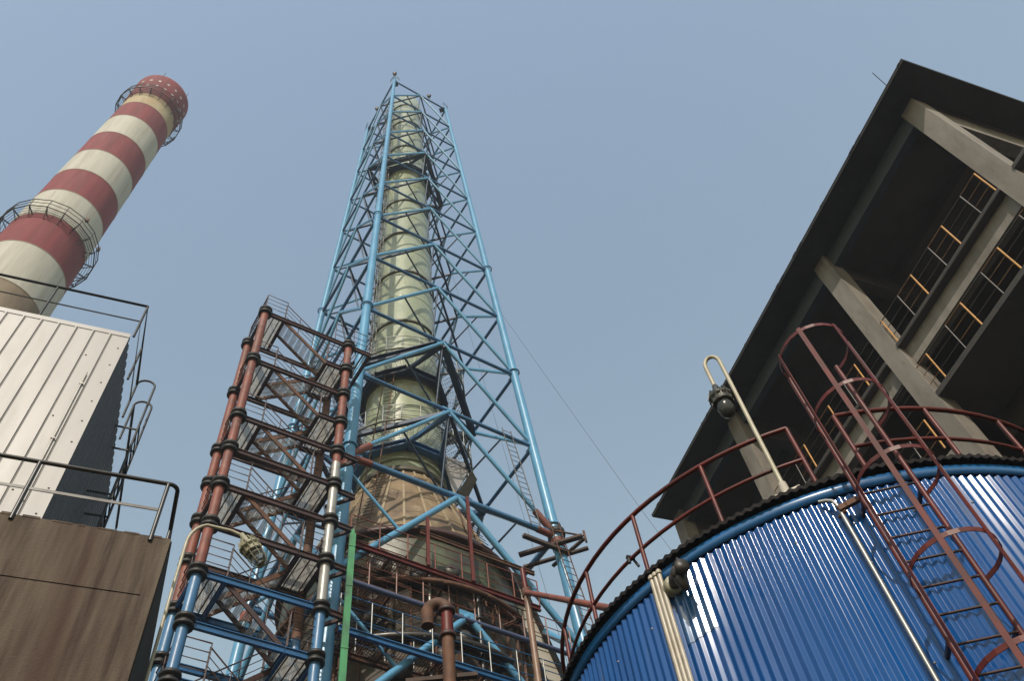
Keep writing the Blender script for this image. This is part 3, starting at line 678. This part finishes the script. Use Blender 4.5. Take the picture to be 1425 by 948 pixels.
lp2 = lamp('street_lamp', pole, pa+tdir*.20+V((0,0,hc-.50)), (.03,.0,-1), 'dark lamp with a clear dome hanging from a hooked pole on the blue tank roof', 'cream', 'lampdark', 1.0, guard=False)
mb = MB(); mb.lathe([(.0,0),(.09,0),(.09,.1),(.05,.13),(.045,.32),(.032,.34)], pa+V((0,0,8.47)), n=14); mb.obox(pa+V((0,0,8.55)), tdir*.16, V((pa.x,pa.y,0)).normalized()*.09, (0,0,.05)); obj('pole_base', mb, M['beige_pipe'], lp2)

# ================================================================== BLUE TANK
TK = V((8.2,8.05,0)); TR = 3.98; TZ = 8.4
tk = empty('blue_tank', TK, 'round blue tank clad in corrugated steel sheet at the lower right', 'tank')
def tp(deg, r, z): return TK+V((math.cos(rad(deg))*r, math.sin(rad(deg))*r, z))
nw = 250; DP = .0205
prof = [(0,0),(.055,0),(.075,.0006),(.095,.0018),(.13,.0038),(.40,.0167),(.435,.0187),(.455,.0199),(.475,DP),(.56,DP),(.58,.0199),(.60,.0187),(.635,.0167),(.905,.0038),(.94,.0018),(.96,.0006),(.98,0)]
mb = MB(); ring = []
for i in range(nw):
    for t, d in prof: ring.append((2*PI*(i+t)/nw, TR-DP+d))
n = len(ring); zs = [0,2.6,5.3,TZ-.16]
vs = []
for z in zs: vs += [TK+V((math.cos(q)*r, math.sin(q)*r, z)) for q, r in ring]
mb.add(vs, [(j*n+i, j*n+(i+1)%n, (j+1)*n+(i+1)%n, (j+1)*n+i) for j in range(len(zs)-1) for i in range(n)], smooth=True)
shell = obj('corrugated_shell', mb, M['tank'], tk)
mb = MB(); mb.lathe([(TR-.012,TZ-.14),(TR+.012,TZ-.145),(TR+.016,TZ-.06),(TR+.026,TZ-.02),(TR-.03,TZ-.005)], TK, n=160); obj('flashing', mb, M['tank_band'], tk)
mb = MB(); n = 1600; o_ = []
for k in range(n):
    q = 2*PI*k/n; ph = k*2*PI*.15625
    o_.append((q, TZ+.02+.010*math.sin(ph)+.005*math.sin(k*.031)+.004*math.sin(k*.107), TR+.08+.006*math.sin(k*.09)+.004*math.sin(ph)))
vs = [TK+V((math.cos(q)*r, math.sin(q)*r, z)) for q, z, r in o_]+[TK+V((math.cos(q)*r, math.sin(q)*r, z+.05)) for q, z, r in o_]+[TK+V((math.cos(q)*(TR-.06), math.sin(q)*(TR-.06), TZ+.01)) for q, z, r in o_]
mb.add(vs, [(i,(i+1)%n,n+(i+1)%n,n+i) for i in range(n)]+[(2*n+i,2*n+(i+1)%n,(i+1)%n,i) for i in range(n)])
vs = [TK+V((math.cos(q)*r, math.sin(q)*r, z+.05)) for q, z, r in o_]+[TK+V((0,0,TZ+.85))]
mb.add(vs, [(i,(i+1)%n,n) for i in range(n)]); obj('roof_sheet', mb, M['roof_sheet'], tk)
# overlapped patch sheet
mb = MB(); a0_, a1_ = -154.2, -149.2; k0 = int((a0_+360)/360*nw)-0; k1 = int((a1_+360)/360*nw)
rg = []
for i in range(k0, k1):
    for t, d in prof: rg.append((2*PI*(i+t)/nw, TR-DP+d+.006))
n = len(rg); vs = []
for z in (TZ-1.02,TZ-.36): vs += [TK+V((math.cos(q)*r, math.sin(q)*r, z)) for q, r in rg]
mb.add(vs, [(i,i+1,n+i+1,n+i) for i in range(n-1)], smooth=True); obj('patch_sheet', mb, M['tank_patch'], tk, 'scuffed paler patch sheet below the dark nozzle')
# screw heads
mb = MB()
for z in (TZ-.55,TZ-2.2,TZ-3.6):
    for k in range(0,nw,6):
        q = 2*PI*(k+.45)/nw; d = V((math.cos(q),math.sin(q),0)); mb.lathe([(.014,0),(.011,.006),(0,.009)], TK+d*TR+V((0,0,z+random.uniform(-.02,.02))), d, 6)
obj('screw', mb, M['galv'], shell)
# roof railing (gap at the ladder)
RZ, RR = 9.66, 3.77
aa = [-118.7+k*(360-8.6)/100 for k in range(101)]
def rr2(deg): return RR
rt = MB(); rt.tube([tp(q,RR,RZ) for q in aa], .03, 10); rt.tube([tp(q,RR,RZ-.56) for q in aa], .024, 8)
rail = obj('roof_railing', rt, M['red'], tk)
k = 0
pd = [-118.7,-102,-86.5]+[-70+16.4*i for i in range(9)]+[-193.2+0*i for i in range(1)]+[-176.8,-160.4,-144.1,-127.3]
pd = sorted(set([round(p % 360,1) for p in pd+[77.6+16.4*i for i in range(5)]]))
for q in pd:
    if q in (round(-118.7 % 360,1),): 
        mb = MB(); mb.tube([tp(q,RR,RZ-.95),tp(q,RR,RZ)], .027, 8); obj('rail_post', mb, M['red'], rail); continue
    mb = MB(); mb.tube([tp(q,RR,TZ+.1),tp(q,RR,RZ)], .027, 8); obj('rail_post', mb, M['red'], rail)
# caged ladder
la_, lb_, lm = -124.3, -116.3, -120.3; LR = 4.2
nrm = V((math.cos(rad(lm)),math.sin(rad(lm)),0)); tg = V((-nrm.y,nrm.x,0))   # tg points right as seen from the yard
lc = TK+nrm*LR; hw = .285
ladder = MB()
for s_ in (-1,1): ladder.tube([lc+tg*hw*s_+V((0,0,.3)), lc+tg*hw*s_+V((0,0,10.0+.02*s_))], .027, 10)
ld = obj('caged_ladder', ladder, M['red'], tk)
z = 7.98
while z > .4:
    mb = MB(); mb.tube([lc-tg*hw+V((0,0,z)), lc+tg*hw+V((0,0,z))], .013, 6); obj('rung', mb, M['red_dark'], ld); z -= .305
for z in (7.9,6.2,4.4,2.5):
    for s_ in (-1,1): mb = MB(); mb.beam(lc+tg*hw*s_+V((0,0,z)), TK+nrm*(TR-.01)+tg*hw*s_+V((0,0,z)), .035, .035); obj('standoff', mb, M['red_dark'], ld)
def hoop_pts(z, k0=0, k1=16):
    out = []
    for k in range(k0, k1+1):
        q = PI*(-.12+1.24*k/16); out.append(lc+nrm*(.30+.42*math.sin(q))+tg*(-.40*math.cos(q))+V((0,0,z)))
    return out
def strap(mb, pts, wdt=.05, th=.008, up=None):
    for p, q in zip(pts, pts[1:]): mb.beam(p, q+(q-p)*.06, th, wdt) if up is None else mb.beam(p, q, wdt, th, up)
for z in (9.95,8.87,7.79,6.7,5.62,4.54,3.5):
    mb = MB(); strap(mb, [lc-tg*hw+V((0,0,z))]+hoop_pts(z)+[lc+tg*hw+V((0,0,z))]); obj('hoop', mb, M['red'], ld)
for k in (2.2,6.3,10.6,14):
    q = PI*(-.12+1.24*k/16); d = nrm*math.sin(q)-tg*math.cos(q); p = lc+nrm*(.30+.43*math.sin(q))+tg*(-.41*math.cos(q))
    mb = MB(); mb.beam(p+V((0,0,3.4)), p+V((0,0,9.99)), .05, .008, d); obj('cage_strap', mb, M['red'], ld)
# pipes on the tank wall
def wallpipe(name, deg, rr, off, z0, z1, m, label):
    mb = MB(); mb.tube([tp(deg,TR+off,z0), tp(deg,TR+off,z1)], rr, 10); return mb
for k, dg in enumerate((-157.55,-156.75,-155.95)):
    mb = MB(); mb.tube([tp(dg,TR+.06,0.2), tp(dg,TR+.06,TZ-.02)], .026, 10)
    for z in (TZ-.06,TZ-1.6,TZ-3.2): mb.lathe([(.03,-.02),(.035,-.02),(.035,.02),(.03,.02)], tp(dg,TR+.06,z), n=10)
    top('riser_pipe', mb, M['beige_pipe'], ['left of the three cream riser pipes on the blue tank wall','middle of the three cream riser pipes on the blue tank wall','right of the three cream riser pipes, next to the dark nozzle'][k], 'pipe', 'cream riser pipes on the tank', base=tp(dg,TR+.06,0))
mb = MB(); d = V((math.cos(rad(-154.6)),math.sin(rad(-154.6)),0)); t_ = V((-d.y,d.x,0))
p = tp(-155.0,TR,TZ-.30)
nd = (d*.62+t_*.75+V((0,0,-.22))).normalized()
p = p-nd*.02
mb.lathe([(.05,-.14),(.05,.0),(.105,.0),(.108,.045),(.05,.05),(.05,.075),(.108,.08),(.105,.125),(.06,.13)], p, nd, 18)
noz = obj('nozzle', mb, M['lampmetal'], tk)
mb = MB(); q0_ = p+nd*.12; mb.lathe([(.06,0),(.07,.05),(.085,.1),(.07,.15),(.065,.2),(.09,.21),(.09,.25),(.06,.26),(.055,.34),(.08,.35),(.08,.38),(.0,.385)], q0_, nd, 16)
mb.lathe([(0,0),(.06,.0),(.075,.08),(.05,.15),(.03,.22),(0,.22)], q0_+nd*.2, V((.1,-.1,-1)).normalized(), 12)
mb.tube([q0_+nd*.12+V((0,0,.06)), q0_+nd*.14+V((0,0,.17)), q0_+nd*.3+V((0,0,.15)), q0_+nd*.34+V((0,0,.03))], .016, 6)
obj('valve_body', mb, M['valve'], noz)
mb = MB(); q_ = -127.2
mb.tube([tp(q_,TR+.09,.2), tp(q_,TR+.09,TZ-.34), tp(q_-.3,TR+.085,TZ-.27), tp(q_-1.0,TR+.06,TZ-.22), tp(q_-2.0,TR+.05,TZ-.2)], .022, 10)
gp = top('conduit_pipe', mb, M['galv'], 'thin galvanised pipe with a bent top, left of the tank ladder', 'pipe', base=tp(q_,TR+.09,0))
mb = MB(); mb.beam(tp(q_-.2,TR+.11,TZ-.42), tp(q_+3,TR+.11,TZ-.36), .05, .06); mb.tube([tp(q_-.5,TR+.05,TZ-.47), tp(q_+.6,TR+.12,TZ-.47)], .02, 6); obj('clamp', mb, M['rust'], gp)

# ================================================================== CONCRETE BUILDING AT RIGHT
bd = empty('concrete_building', (20,11.4,0), 'dark open concrete building with deep eaves behind the blue tank at right', 'building')
H = 25.9; CX = 15.62
rf = MB(); rf.box(CX+.15,30,3.45,20.2,H+.001,H+.069); roof = obj('roof', rf, M['soffit'], bd)
rf = MB(); rf.box(14.8,CX+.148,2.55,20.35,H,H+.07); rf.box(CX+.15,30,2.55,3.448,H,H+.07); rf.box(CX+.15,30,20.202,20.35,H,H+.07); obj('eave', rf, M['eave'], roof)
rf = MB(); rf.box(14.79,30.02,2.54,20.36,H+.071,H+.12); 
for k in range(16):
    y = random.uniform(2.6,20.2); rf.box(14.786-random.uniform(0,.012),14.789,y,y+random.uniform(.05,.3),H+.06,H+.10+random.uniform(.0,.035))
obj('roof_edge', rf, M['rooftop'], roof)
rf = MB(); rf.tube([(14.85,3.35,H+.08),(14.5,3.2,H+.62)], .012, 5); obj('lightning_rod', rf, M['black'], roof)
cols = [3.42,8.66,15.0,19.72]; cw, cd = .5, .56
for y in cols:
    for x in (CX, CX+7.5):
        mb = MB(); mb.box(x,x+cw,y,y+cd,0,H-.003); obj('column', mb, M['conc'], bd)
ends = [(2.6,cols[0])]
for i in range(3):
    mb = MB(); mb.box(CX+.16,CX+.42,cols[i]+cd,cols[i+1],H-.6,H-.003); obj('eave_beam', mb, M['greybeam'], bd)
for y in cols:
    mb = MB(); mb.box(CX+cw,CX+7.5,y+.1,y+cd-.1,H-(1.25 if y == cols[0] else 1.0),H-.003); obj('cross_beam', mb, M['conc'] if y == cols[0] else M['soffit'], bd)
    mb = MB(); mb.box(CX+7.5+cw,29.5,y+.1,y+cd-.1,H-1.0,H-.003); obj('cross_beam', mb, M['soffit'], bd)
for x in (18.2,20.6): 
    mb = MB(); mb.box(x,x+.25,cols[0]+cd,cols[-1],H-.4,H-.004); obj('ceiling_beam', mb, M['soffit'], bd)
Z1 = 20.7
mb = MB(); ys = [(2.6,20.2)]
mb.box(CX+.0-.02+.52,27,2.6,20.2,Z1-.12,Z1)
prevy = 2.6
for y in cols+[20.2]:
    if y-prevy > .05: mb.box(CX-.03,CX+.499,prevy,y-.002,Z1-.12,Z1)
    prevy = y+cd+.002
fl1 = obj('floor_slab', mb, M['soffit'], bd)
mb = MB(); prevy = 2.6
for y in cols+[20.2]:
    if y-prevy > .05: mb.box(CX-.036,CX-.031,prevy,y-.002,Z1-.10,Z1-.002)
    prevy = y+cd+.002
obj('slab_edge_strip', mb, M['faded_rail'], fl1)
prevy = 2.6
for y in cols:
    if y-prevy > .3: mb = MB(); mb.box(CX+.2,CX+.46,prevy,y,Z1-.78,Z1-.122); obj('floor_beam', mb, M['conc'], bd)
    prevy = y+cd
for y in cols:
    mb = MB(); mb.box(CX+cw,CX+7.5,y+.08,y+cd-.08,Z1-.9,Z1-.122); obj('cross_beam', mb, M['soffit'], bd)
Z2 = 18.55
mb = MB(); mb.box(CX+.52,26,-4,9.05,Z2-.14,Z2); mb.box(CX+.0,CX+.518,-4,3.41,Z2-.14,Z2); mb.box(CX,CX+.518,4.0,8.65,Z2-.14,Z2); fl2 = obj('floor_slab', mb, M['soffit'], bd)
mb = MB(); mb.box(CX-.012,CX-.002,-4,3.41,Z2-.15,Z2+.02); mb.box(CX-.012,CX-.002,4.0,8.65,Z2-.15,Z2+.02); obj('slab_edge_strip', mb, M['faded_rail'], fl2)
mb = MB(); mb.box(CX+1.9,CX+2.3,-4,9.0,Z2-.9,Z2-.142); obj('floor_beam', mb, M['conc_side'], bd)
mb = MB(); mb.box(CX+.05,CX+.42,9.22,15,Z2-1.9,Z2-1.4); mb.box(CX+.05,CX+.42,15.56,19.72,Z2-1.9,Z2-1.4); obj('floor_beam', mb, M['conc'], bd)
mb = MB(); mb.box(CX+.52,27,9.3,20.2,Z2-1.4,Z2-1.25); obj('floor_slab', mb, M['soffit'], bd)
mb = MB(); mb.box(27,27.3,-4,20.2,0,H-.003); mb.box(CX+.6,26.9,20.0,20.19,0,18.); mb.box(22,22.2,-4,20,0,H-1.2); obj('back_wall', mb, M['soffit'], bd)
mb = MB(); mb.box(19.5,21.9,3.9,5.6,Z2+.02,Z1-.95); mb.box(20.2,21.8,8,11,Z1+.02,Z1+2.6); obj('inner_wall', mb, M['conc_side'], bd)
# yellow railings: panels of posts with thin rails
def yrail(z, y0, y1, pan, gap, x, h=1.08):
    y = y0; hit = lambda a: any(c-.04 < a < c+cd+.04 for c in cols)
    while y < y1:
        yb = y+pan+random.uniform(-.03,.03); yc = y+pan+gap
        for q, m_, r_ in ((y,'yellow',.026),(yb,'grey_rail',.017)):
            if not hit(q): mp = MB(); mp.tube([V((x,q,z)),V((x,q+random.uniform(-.012,.012),z+h))], r_, 6); obj('railing_post', mp, M[m_], bd)
        for a, b, m_ in ((y,yb,'orange_rail'),(yb,yc,'faded_rail')):
            for c in cols:
                if a < c < b: b = c-.01
                elif a < c+cd < b: a = c+cd+.01
                elif c <= a and b <= c+cd: b = a
            if b-a > .08:
                for hh in (1,.66,.33):
                    rl = MB(); rl.tube([V((x,a,z+h*hh)),V((x,b,z+h*hh))], .016 if hh == 1 else .011, 6); obj('railing_bar', rl, M[m_], bd)
        y = yc
yrail(Z1, 4.06, 19.6, .64, .86, CX+.03)
yrail(Z2, .4, 8.4, .66, .9, CX+.04)
yrail(Z2-1.25, 9.4, 19.5, .7, 1.0, CX+.04)

# ================================================================== SMALL SITE THINGS
vp = caz(17.9,14.)
mb = MB(); dirl = V((-.55,.25,0)).normalized()
up = [vp+V((0,0,z)) for z in (6,9,12.9)]
mb.tube([vp+V((0,0,0)),vp+V((0,0,13.0))], .118, 14, mi=1); 
mb.tube([vp+V((0,0,13.0)),vp+V((0,0,13.62))], .118, 14)
pv = empty('vent_pipe', vp, 'glossy red brown vent pipe with an elbow top, low in front of the tower', 'pipe')
obj('pipe', mb, [M['red'],M['rust']], pv)
mb = MB(); mb.tube([vp+dirl*(.19*(1-math.cos(q)))+V((0,0,13.62+.19*math.sin(q))) for q in [PI*k/10 for k in range(11)]]+[vp+dirl*.38+V((0,0,13.3))], .125, 14); obj('elbow', mb, M['rust'], pv)
mb = MB(); mb.lathe([(.12,-.05),(.16,-.05),(.16,.04),(.12,.04)], vp+V((0,0,13.0)), n=16); mb.lathe([(.12,-.05),(.165,-.05),(.165,.04),(.12,.04)], vp+V((0,0,13.6)), n=16); obj('flange', mb, M['red_dark'], pv)
# beam platform by the vent pipe
mb = MB(); a_ = vp+V((-.75,.25,12.05)); b_ = vp+V((.55,.05,12.25)); mb.beam(a_, b_, .12, .08); mb.beam(a_+V((-.35,.3,-.2)), b_+V((-.1,.35,-.15)), .3, .05)
top('scaffold_plank', mb, M['wood'], 'dark plank resting across the red brown vent pipe', 'plank', base=vp+V((0,0,12)))
pj = caz(24.4,13.5)
pp = empty('pipe_post', pj, 'slim brown vertical pipe at the right edge of the walkways', 'pipe')
mb = MB(); mb.tube([pj+V((0,0,0)),pj+V((0,0,13.42))], .062, 12, mi=1); mb.tube([pj+V((0,0,13.42)),pj+V((-.02,0,14.0))], .05, 12); obj('pipe', mb, [M['red'],mat('tan_pipe',(.30,.18,.12),.45,col2=(.2,.1,.07),amt=.5,scale=3)], pp)
mb = MB(); mb.lathe([(.065,-.1),(.085,-.08),(.085,.08),(.065,.1)], pj+V((0,0,13.4)), n=14); obj('joint', mb, M['rust'], pp)
mb = MB(); a_ = pj+V((0,0,13.42)); b_ = V((4.75,7.8,9.05)); mb.tube([a_,b_], .05, 10)
top('feed_pipe', mb, M['rust_red'], 'long red brown pipe running from the brown upright pipe to the blue tank', 'pipe', base=a_)
# green flat post
gp_ = caz(10.05,19.55)
mb = MB(); mb.obox(gp_+V((0,0,10.65)), V((.09,0,0)), V((0,.05,0)), V((0,0,10.65))); mb.obox(gp_+V((.0,0,21.34)), V((.05,0,0)), V((0,.03,0)), V((0,0,.14)))
for z in (11.2,13.1,15.4,17.2,19.3,20.8): mb.obox(gp_+V((0,-.055,z)), V((.1,0,0)), V((0,.008,0)), V((0,0,.025)))
top('cable_tray', mb, M['green'], 'bright green upright cable tray beside the stair tower and blue leg', 'cable tray', base=gp_)
# plank scaffold on the right tower leg
rn = node('R',26.2)
def plank(a, b, lab, wd=.24, th=.09, z=0):
    wd *= .8; th *= .9
    mb = MB(); a_ = rn+U*a[0]+W*a[1]+V((0,0,z)); b_ = rn+U*b[0]+W*b[1]+V((0,0,z)); mb.beam(a_, b_, wd, th)
    top('scaffold_plank', mb, M['wood'], lab, 'plank', 'planks of the leg scaffold', base=(a_+b_)/2)
plank((-1.3,.9),(.35,-1.05),'longest scaffold plank slanting past the right blue leg',.26,.12,.05)
plank((-.9,1.25),(.8,-.75),'scaffold plank beyond the longest one at the right blue leg',.2,.1,-.12)
plank((-1.9,-.3),(.25,-.3),'reddish scaffold plank level with the tower bar, left of the right leg',.22,.14,-.25)
plank((.28,.9),(.55,-.9),'short scaffold plank sticking out right of the blue leg',.16,.1,.14)
mb = MB(); mb.tube([rn+U*-.5+W*-.4+V((0,0,.55)), rn+U*.75+W*-.75+V((0,0,.5))], .04, 6); mb.tube([rn+U*.7+W*-.8+V((0,0,.7)), rn+U*.68+W*-.85+V((0,0,.05))], .05, 6)
top('scaffold_tube', mb, M['rust'], 'rusty scaffold tube above the planks on the right leg', 'scaffold tube', base=rn)
# clamp collars on right leg
mb = MB(); mb.lathe([(.25,-.12),(.36,-.12),(.36,.12),(.25,.12)], rn+V((0,0,.55))+(node('R',27)-node('R',26.2))*.5, n=14); top('leg_clamp', mb, M['black'], 'black clamp round the right blue leg above the planks', 'clamp', base=rn+V((0,0,.5)))
# guy wires
for a_, b_, lb in ((node('R',45)+U*.1, V((19.8,21.,14.)), 'thin guy wire slanting down right of the blue tower'),
                   (midn('R','B',56), V((13.6,25.,14.)), 'thin wire hanging inside the right bays of the blue tower')):
    mb = MB(); mb.tube([V(a_), V(a_).lerp(V(b_),.5)-V((0,0,.35)), V(b_), V(b_)-V((0,0,14))], .008, 5); top('guy_wire', mb, M['wire'], lb, 'wire', base=V(a_))
# drip rag on the tank mid rail
p = tp(-163.5,RR,RZ-.56)
mb = MB(); mb.tube([p+V((-.03,0,.02)), p+V((-.04,-.02,-.09))], .02, 5); mb.tube([p+V((.02,0,.03)), p+V((.07,-.02,-.12))], .018, 5); mb.tube([p+V((-.05,0,.02)),p+V((.05,0,.02))], .03, 6)
top('rag', mb, M['black'], 'small black rag tied to the mid rail of the tank railing', 'rag', base=p)
hz = MB(); hz.box(-405,405,-405,405,-1,118)
hm = bpy.data.materials.new('haze_air'); hm.use_nodes = True; n_ = hm.node_tree.nodes; n_.remove(n_['Principled BSDF'])
pv_ = n_.new('ShaderNodeVolumePrincipled'); pv_.inputs['Color'].default_value = (.80,.87,1,1); pv_.inputs['Density'].default_value = .0007; pv_.inputs['Anisotropy'].default_value = .2
hm.node_tree.links.new(pv_.outputs[0], n_['Material Output'].inputs['Volume'])
ho = obj('haze', hz, hm); ho['kind'] = 'stuff'
print('objects', len(bpy.data.objects))
